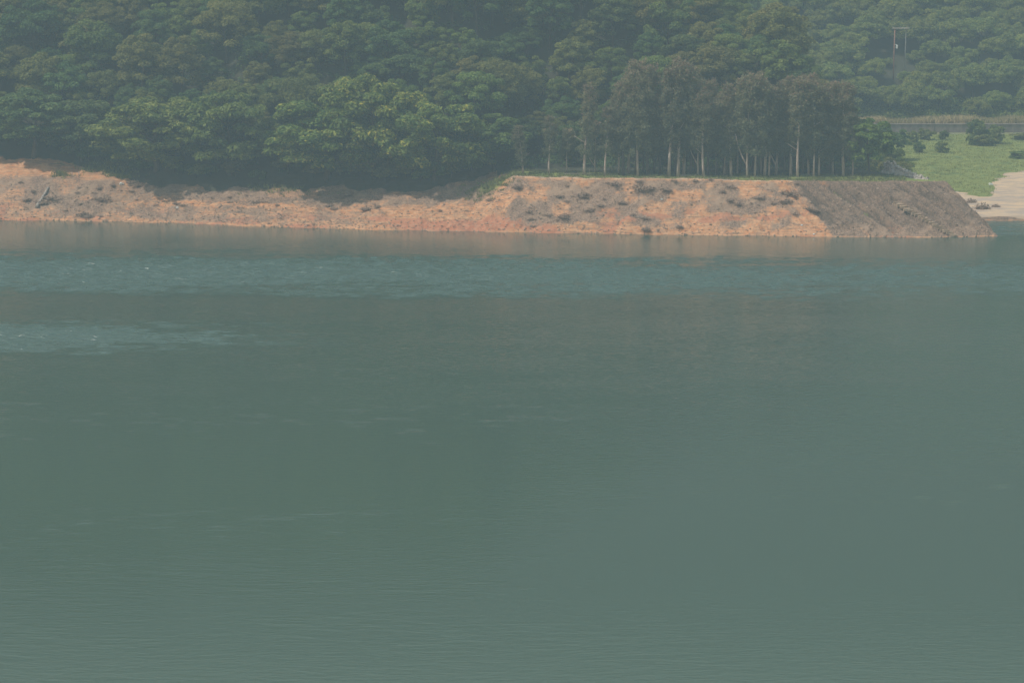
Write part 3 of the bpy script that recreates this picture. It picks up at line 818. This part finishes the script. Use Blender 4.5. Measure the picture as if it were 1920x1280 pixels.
# ---------------------------------------------------------------- grass and litter that nobody could count
def tufts(mb, rg, x, y, z, n, h, spread, t0=0.5):
    a = rg.uniform(0, 6.28, n); q = spread * np.sqrt(rg.uniform(0, 1, n))
    bx, by = x + np.cos(a) * q, y + np.sin(a) * q
    hh = h * rg.uniform(0.5, 1.3, n); w = 0.035 + 0.05 * hh
    dx, dy = rg.normal(0, 0.35, n) * hh, rg.normal(0, 0.35, n) * hh
    ang = rg.uniform(0, 3.14, n); ux, uy = np.cos(ang) * w, np.sin(ang) * w
    bz = np.full(n, z) - 0.03
    v = np.stack([np.stack([bx - ux, by - uy, bz], 1), np.stack([bx + ux, by + uy, bz], 1), np.stack([bx + dx, by + dy, bz + hh], 1)], 1).reshape(-1, 3)
    mb.add(v, None, np.arange(n * 3).reshape(n, 3), np.repeat(np.clip(t0 + rg.normal(0, 0.25, n), 0, 1), 3))
rg = np.random.default_rng(21)
mb = MB()
for i in range(1500):                                # behind the brow of the spit
    x = rg.uniform(X(955), X(1720)); s = 9.9 + rg.uniform(0, 1) ** 1.6 * 8
    y = float(shore(x)) + s
    if float(xedge(y)) - x < 6: continue
    tufts(mb, rg, x, y, float(H(x, y)), 9, 0.30 if s > 11 else 0.16, 0.4, 0.22)
for cx, sy, rx, ry, n in ((X(140), 16.4, 4.5, 2.0, 240), (X(42), 12.2, 1.0, 0.8, 50), (X(922), 11.0, 3.0, 2.6, 320), (X(165), 13.6, 1.6, 1.0, 60), (X(500), 11.5, 5, 1.5, 60)):
    for i in range(n):
        x = cx + rg.normal(0, 0.6) * rx; y = float(shore(x)) + sy + rg.normal(0, 0.6) * ry
        tufts(mb, rg, x, y, float(H(x, y)), 9, 0.42, 0.4)
for i in range(5200):                                # the meadow in front of the wall
    y = rg.uniform(385, 479); x = rg.uniform(56, 100)
    z = float(H(x, y))
    a, b = zones(np.array([x]), np.array([y]), np.array([z]))
    if a[0, 0] < 0.5 or float(xedge(y)) > x: continue
    tufts(mb, rg, x, y, z, 8, 0.22, 0.7, 0.6 + 0.3 * float(fbm(x / 6, y / 6, 8, 2)))
tag(obj("green_grass", mb.mesh("green_grass", M['grass'])), "short green grass on the spit top, bank and meadow", "grass", kind="stuff")
mb = MB()
for i in range(1500):
    x = rg.uniform(60, 112); y = rg.uniform(480.6, 486)
    tufts(mb, rg, x, y, float(H(x, y)), 10, 0.75 + 0.55 * float(vnoise(x / 3, 0, 5)), 0.4, 0.25 + 0.75 * float(vnoise(x / 5, 3, 6)))
tag(obj("dry_grass", mb.mesh("dry_grass", M['drygrass'])), "tall straw-coloured dry grass along the top of the grey wall", "grass", kind="stuff")
mb = MB()
for i in range(5200):                                # twig and root litter over the bare bank
    x = rg.uniform(-76, 64); s = rg.uniform(0.3, 10.5); y = float(shore(x)) + s
    if float(xedge(y)) - x < 0.6: continue
    pt = float(fbm(x / 3.2, y / 2.2, 221, 4))
    if pt < 0.45 and rg.uniform() < 0.55: continue
    z = float(H(x, y)); L = rg.uniform(0.08, 0.38); a = rg.uniform(0, 6.28)
    p = np.array([[0, 0, 0.01], [0.5, 0, rg.uniform(0.03, 0.16)], [1, rg.normal(0, 0.15), rg.uniform(0, 0.14)]]) * np.array([L, L, 1])
    c_, s_ = math.cos(a), math.sin(a)
    p = p @ np.array([[c_, s_, 0], [-s_, c_, 0], [0, 0, 1]]) + np.array([x, y, z])
    mb.tube(p, rg.uniform(0.012, 0.035), 3, rg.uniform(0.0, 1.0) ** 1.5)
for i in range(2600):
    x = rg.uniform(-76, 64); s = rg.uniform(0.05, 1) ** 2 * 9; y = float(shore(x)) + s
    if float(xedge(y)) - x < 0.6: continue
    z = float(H(x, y)); r = rg.uniform(0.04, 0.13)
    mb.box((x, y, z + r * 0.2), (r * 2, r * 1.6, r * 1.2), rg.uniform(0, 3), r * 0.2, rg, rg.uniform(0.3, 1.0))
tag(obj("bank_litter", mb.mesh("bank_litter", M['twig'])), "grey-brown twigs, roots and pebbles strewn over the bare clay bank", "litter", kind="stuff")

# ---------------------------------------------------------------- dead brush clumps, one by one
def dead_brush(seed, R, hh):
    rg = np.random.default_rng(seed); mb = MB()
    for i in range(70):
        a = rg.uniform(0, 6.28); el = rg.uniform(0.1, 1.2); L = R * rg.uniform(0.6, 1.15)
        b = np.array([rg.normal(0, 0.2) * R, rg.normal(0, 0.2) * R, -0.03])
        e = np.array([math.cos(a) * math.cos(el), math.sin(a) * math.cos(el), math.sin(el) * hh / R]) * L
        u = np.linspace(0, 1, 4)[:, None]
        mb.tube(b + u * e + rg.normal(0, 0.05, (4, 3)) - np.array([0, 0, 0.18]) * u ** 2 * R, np.linspace(0.028, 0.010, 4), 3, rg.uniform(0, 0.9))
    n = 130
    d = unit(rg, n); d[:, 2] = np.abs(d[:, 2])
    mb.cards(d * np.array([R, R, hh]) * rg.uniform(0.4, 0.95, n)[:, None], d + rg.normal(0, 0.6, (n, 3)), 0.10, 0.06, rg, rg.uniform(0, 0.55, n))
    return mb.mesh("dead_brush", M['twig'])
DB = [dead_brush(500 + i, 0.75, 0.5) for i in range(6)]
brush_px = []
rb = random.Random(77)
tries = 0
while len(brush_px) < 95 and tries < 6000:
    tries += 1
    px, py = rb.uniform(0, 1560), rb.uniform(318, 432)
    sh_row = np.interp(px, [a for a, b in _sh], [b for a, b in _sh])
    if py > sh_row - 8: continue
    x, y, z = hit(px, py)
    s = y - float(shore(x))
    if s > 9.3 and px > 930: continue
    if s > 12: continue
    pt = float(fbm(x / 3.2, y / 2.2, 221, 4))
    onl = px < 190 and 3 < s < 11
    if pt < (0.42 if onl else 0.51) or (190 < px < 900 and s < 6.0 and rb.random() < 0.85): continue
    if any((x - a[0]) ** 2 + (y - a[1]) ** 2 < 0.9 for a in brush_px): continue
    brush_px.append((x, y, z, px))
for x, y, z, px in brush_px:
    o = obj("dead_brush", DB[rb.randrange(6)], None, (x, y, z - 0.05))
    o.rotation_euler = (0, 0, rb.uniform(0, 6.28)); q = rb.uniform(0.4, 1.0) if rb.random() < 0.7 else rb.uniform(1.0, 1.7); o.scale = (q * rb.uniform(0.9, 1.9), q, q * rb.uniform(0.45, 0.9))
    if px < 190: w, g = "grey-brown tangle of dead brush around the driftwood log below the sandy terrace", "dead brush below the sandy terrace"
    elif px < 900: w, g = "grey-brown dead brush clump on the shaded low bank under the big trees", "dead brush under the shore trees"
    else: w, g = "grey-brown dead brush clump on the orange clay face below the paperbark row", "dead brush on the clay face"
    tag(o, w, "dead brush", g)

for i, (px, py, q, lab) in enumerate([(1842, 392, 1.5, "dark dead scrub heap beside the tip of the spit, left of the pale sand"), (1822, 380, 1.1, "small dead scrub heap in the angle between spit and meadow"),
        (1868, 388, 0.8, "dead scrub on the pale sand right of the dark heap")]):
    x, y, z = hit(px, py); o = obj("dead_brush", DB[i], None, (x, y, z - 0.05)); o.scale = (q * 1.2, q, q * 1.4)
    tag(o, lab, "dead brush")

# ---------------------------------------------------------------- driftwood, posts, litter
def log_between(name, a, b, r0, r1, label, cat="log", sag=0.0, twigs=0, seed=0):
    rg = np.random.default_rng(seed); A = np.array(hit(*a)); B = np.array(hit(*b))
    A[2] += r0 * 0.7; B[2] += r1 * 0.8
    e = empty(name, tuple(A)); tag(e, label, cat)
    u = np.linspace(0, 1, 8)[:, None]; pts = (B - A) * u + rg.normal(0, 0.05, (8, 3)) * np.array([1, 1, 0.4]); pts[0] = 0
    for i in range(8):
        wpt = A + pts[i]; pts[i, 2] = max(pts[i, 2], float(H(wpt[0], wpt[1])) + r1 * 0.6 - A[2])
    mb = MB(); mb.tube(pts, np.linspace(r0, r1, 8), 9); obj("stem", mb.mesh("stem", M['deadwood'], True), e)
    for k in range(twigs):
        p0 = pts[rg.integers(2, 7)]; d = rg.normal(0, 1, 3); d[2] = abs(d[2]) * 0.5; d *= rg.uniform(0.5, 1.2) / np.linalg.norm(d)
        mb = MB(); mb.tube(np.stack([p0, p0 + d * 0.5 + [0, 0, 0.05], p0 + d]), np.linspace(r1 * 0.6, r1 * 0.2, 3), 5)
        obj("branch", mb.mesh("branch", M['deadwood'], True), e)
    return e
log_between("driftwood_log", (69, 391), (91, 354), 0.26, 0.15, "pale grey driftwood log lying aslant on the bank below the sandy terrace", twigs=1, seed=1)
log_between("fallen_branch", (1275, 331), (1322, 329), 0.10, 0.05, "grey fallen branches on the brow in front of the middle of the paperbark row", "branch", twigs=4, seed=2)
log_between("fallen_branch", (1058, 327), (1112, 326), 0.09, 0.04, "dark fallen branch with twigs on the brow near the left end of the paperbarks", "branch", twigs=4, seed=3)
log_between("fallen_branch", (1640, 322), (1668, 333), 0.09, 0.04, "bare bleached branch lying at the foot of the yellow-green tree", "branch", twigs=3, seed=4)
log_between("dead_stick", (1192, 408), (1228, 408), 0.04, 0.02, "thin pale stick lying level on the clay face in mid-bank", "stick", seed=5)
log_between("dead_stick", (905, 388), (962, 370), 0.045, 0.02, "thin pale stick on the clay slope below the grassy knoll", "stick", seed=6)
for px, lab in ((135, "left one of two short pale posts standing in the bank right of the sandy terrace"), (148, "right one of two short pale posts standing in the bank right of the sandy terrace")):
    x, y, z = hit(px, 334); mb = MB()
    mb.tube([(0, 0, -0.2), (0.02, 0, 0.4), (0.0, 0.02, 0.85)], [0.06, 0.055, 0.05], 7)
    tag(obj("wooden_post", mb.mesh("wooden_post", M['deadwood'], True), None, (x, y, z)), lab, "post")
def rubbish(px, py, sz, label, cat="litter", seed=0):
    rg = np.random.default_rng(seed); x, y, z = hit(px, py); mb = MB()
    mb.box((0, 0, sz[2] * 0.5), sz, rg.uniform(0, 3), 0.03, rg, 0.5, bev=min(sz) * 0.2)
    mb.box((sz[0] * 0.5, 0.05, sz[2] * 0.35), (sz[0] * 0.5, sz[1] * 0.7, sz[2] * 0.5), rg.uniform(0, 3), 0.03, rg, 0.5, bev=min(sz) * 0.15)
    tag(obj("rubbish", mb.mesh("rubbish", M['white']), None, (x, y, z)), label, cat)
rubbish(227, 347, (0.55, 0.4, 0.35), "white rubbish bag caught in dead brush at the edge of the tree shade", seed=1)
rubbish(332, 390, (0.26, 0.2, 0.12), "small white scrap on the bare bank below the round shore tree", seed=2)
rubbish(1857, 347, (0.45, 0.4, 0.3), "white scrap on the meadow edge by the pale sand", seed=3)
rubbish(1503, 423, (0.22, 0.2, 0.14), "white scrap near the water, foot of the orange clay face", seed=4)
rubbish(1526, 440, (0.22, 0.18, 0.12), "white scrap at the waterline where orange clay meets the brown slope", seed=5)
rubbish(1240, 375, (0.24, 0.2, 0.14), "white scrap high in the middle of the clay face", seed=6)

# ---------------------------------------------------------------- steps down the brown end of the spit
e = None
n = 17
for i in range(n):
    t = i / (n - 1); px, py = 1680 + 106 * t, 382 + 60 * t
    x, y, z = hit(px, py)
    if e is None:
        e = empty("stone_steps", (x, y, z)); tag(e, "flight of small worn steps running aslant down the brown end of the spit", "steps"); o0 = (x, y, z)
    mb = MB(); rg_ = np.random.default_rng(600 + i)
    mb.box((x - o0[0], y - o0[1], z - o0[2] + 0.0), (0.85, 0.75, 0.40), 0.12, 0.03, rg_, 0.5, bev=0.04)
    obj("step", mb.mesh("step", M['step']), e)

# ---------------------------------------------------------------- gravel bank beside the field
def gravel_bank():
    rg = np.random.default_rng(640)
    A = np.array(at_y(1662, 303, 371.0)); Bp = np.array(at_y(1740, 336, 363.5))
    n1, n2 = 26, 14; vs = []
    for j in range(n2):
        for i in range(n1):
            u, w = i / (n1 - 1), j / (n2 - 1)
            top = A * (1 - u) + Bp * u
            p = top + np.array([-1.8 * w, -2.6 * w, -2.4 * w - 0.8 * w * (1 - u)]) + rg.normal(0, 0.09, 3)
            vs.append(p)
    for i in range(n1):                                # a back face so that it has real thickness
        u = i / (n1 - 1); vs.append(A * (1 - u) + Bp * u + np.array([0.6, 2.5, -4.0]))
    ix = np.arange(n1 * n2).reshape(n2, n1)
    q = list(np.stack([ix[:-1, :-1], ix[1:, :-1], ix[1:, 1:], ix[:-1, 1:]], -1).reshape(-1, 4))
    b0 = n1 * n2
    q += [np.array([ix[0, i], ix[0, i + 1], b0 + i + 1, b0 + i]) for i in range(n1 - 1)]
    vs = np.array(vs); o = vs.mean(0)
    e = empty("gravel_bank", tuple(o)); tag(e, "grey bank of broken stone sloping beside the green field, right of the trees", "gravel bank")
    obj("slope", np_mesh("slope", vs - o, np.array(q), M['stone'], False), e)
    mb = MB()
    for k in range(420):
        p = vs[rg.integers(0, n1 * n2)] - o + rg.normal(0, 0.1, 3); r = rg.uniform(0.07, 0.2)
        mb.box(p, (r * 2, r * 1.7, r * 1.3), rg.uniform(0, 3), r * 0.25, rg)
    tag(obj("loose_stone", mb.mesh("loose_stone", M['stone']), e), kind="stuff")
gravel_bank()

# ---------------------------------------------------------------- long wall behind the meadow
def wall():
    yw = 479.6; z0 = float(H(85, 478)) - 0.3
    e = empty("retaining_wall", (85, yw, z0)); tag(e, "long low grey retaining wall across the back of the green field", "wall")
    x0, x1 = -27.0, 45.0; rg = np.random.default_rng(5)
    k = 0; x = x0
    while x < x1:                                     # cast panels with joints
        mb = MB(); mb.box((x + 2.96, 0, 0.95), (5.92, 0.5, 1.9), 0, 0.0, None, 0.5)
        obj("panel", mb.mesh("panel", M['concrete']), e); x += 6.0
    mb = MB(); mb.box(((x0 + x1) / 2, -0.02, 1.99), (x1 - x0, 0.66, 0.18), 0, 0, None, 0.5, bev=0.04); obj("coping", mb.mesh("coping", M['concrete']), e)
    mb = MB(); mb.box(((x0 + x1) / 2, -0.55, 0.22), (x1 - x0, 0.6, 0.34), 0, 0, None, 0.5, bev=0.04); obj("footing", mb.mesh("footing", M['coping']), e)
wall()

# ---------------------------------------------------------------- H-frame pole on the far hill
def pole():
    x, y, z = hit(1675, 150, y0=484); d = project(x, y, z)[2]; k = d / FOC
    e = empty("utility_pole", (x, y, z)); tag(e, "rusty two-legged utility pole with pale crossarm standing among the far hill trees", "utility pole")
    zt = at_y(1675, 54, y)[2] - z; dx = 22 * k
    mb = MB(); mb.tube([(0, 0, -0.3), (0.02, 0, zt * 0.5), (0.08, 0, zt)], [0.14, 0.12, 0.11], 8); obj("post", mb.mesh("post", M['rust'], True), e)
    mb = MB(); mb.tube([(dx, 0.6, -0.3), (dx, 0.5, zt * 0.5), (dx, 0.1, zt)], [0.11, 0.10, 0.09], 8); obj("post", mb.mesh("post", M['greypost'], True), e)
    mb = MB(); mb.box((dx / 2 + 0.1, -0.05, zt + 0.08), (dx + 1.0, 0.16, 0.2), 0, 0, None, 0.5, bev=0.03); obj("crossarm", mb.mesh("crossarm", M['palearm']), e)
    for q in (-0.3, dx / 2, dx + 0.3):
        mb = MB(); mb.tube([(q, -0.05, zt + 0.2), (q, -0.05, zt + 0.3), (q, -0.05, zt + 0.42)], [0.05, 0.09, 0.04], 7); obj("insulator", mb.mesh("insulator", M['greypost'], True), e)
    zb = at_y(1681, 88, y)[2] - z
    mb = MB(); mb.box((0.52, -0.12, zb), (0.34, 0.3, 0.62), 0, 0, None, 0.5, bev=0.05); mb.tube([(0.05, 0, zb + 0.35), (0.3, -0.1, zb + 0.42), (0.62, -0.1, zb + 0.3)], 0.05, 6)
    obj("switch_box", mb.mesh("switch_box", M['white']), e)
pole()

# ---------------------------------------------------------------- bushes on the meadow
def bush_mesh(seed, R, hh, mat):
    return broad_crown(seed, R, hh, 26, 100, 0.15, mat, cr=(0.26, 0.42), low=-0.9)
BU = [bush_mesh(700 + i, 1.0, 0.95, [M['leaf_mid'], M['leaf_mid'], M['leaf_olive']][i % 3]) for i in range(5)]
for px, py, hw, top, k, lab in [
        (1712, 266, 12, 246, 1, "small grey-green bush by the left end of the grey wall"),
        (1736, 262, 14, 240, 2, "rounded olive bush close below the grey wall, second from its left end"),
        (1724, 286, 10, 266, 0, "small dark bush on the meadow, nearest the gravel bank"),
        (1769, 262, 9, 244, 0, "dark upright bush in front of the wall in mid-meadow"),
        (1768, 286, 13, 264, 3, "dark pointed bush on the meadow below the upright one"),
        (1832, 272, 19, 226, 1, "tall bush reaching over the wall, left one of the big clump"),
        (1860, 270, 19, 234, 0, "broad bush in front of the wall, right one of the big clump"),
        (1846, 274, 18, 250, 2, "low bush at the front of the big clump before the wall"),
        (1908, 297, 18, 283, 3, "low dark bush at the right edge of the meadow"),
        (1912, 262, 16, 248, 2, "light bush under the wall near the right picture edge"),
        ]:
    x, y, z = hit(px, py); dep = project(x, y, z)[2]; w = hw * dep / FOC; hgt = (py - top) * dep / FOC
    e = empty("bush", (x, y, z)); tag(e, lab, "bush", "bushes on the meadow")
    o = obj("foliage", BU[k], e, (0, 0, hgt * 0.44)); o.scale = (w / 1.0, w / 1.0, hgt * 0.58); o.rotation_euler = (0, 0, px * 0.3)
    mb = MB()
    for a in range(4): mb.tube([(0, 0, -0.1), (0.15 * math.cos(a * 1.6) * w, 0.15 * math.sin(a * 1.6) * w, hgt * 0.3), (0.4 * math.cos(a * 1.6) * w, 0.4 * math.sin(a * 1.6) * w, hgt * 0.62)], [0.05, 0.04, 0.02], 5)
    obj("stem", mb.mesh("stem", M['bark'], True), e)

# ---------------------------------------------------------------- haze
def haze():
    mb = MB(); top = float(GZ.max()) + 14
    lo = -8.0
    mb.box((0, 350, (top + lo) / 2), (1500, 1200, top - lo))
    m, nt, N, L = mat_new("haze")
    out = N("ShaderNodeOutputMaterial"); v = N("ShaderNodeVolumePrincipled")
    v.inputs["Color"].default_value = HAZE_COLOR; v.inputs["Density"].default_value = HAZE_DENSITY
    v.inputs["Anisotropy"].default_value = 0.0
    L(v.outputs[0], out.inputs["Volume"])
    o = obj("haze", mb.mesh("haze", m)); tag(o, "pale blue-grey haze hanging over the reservoir", "haze", kind="stuff")
haze()
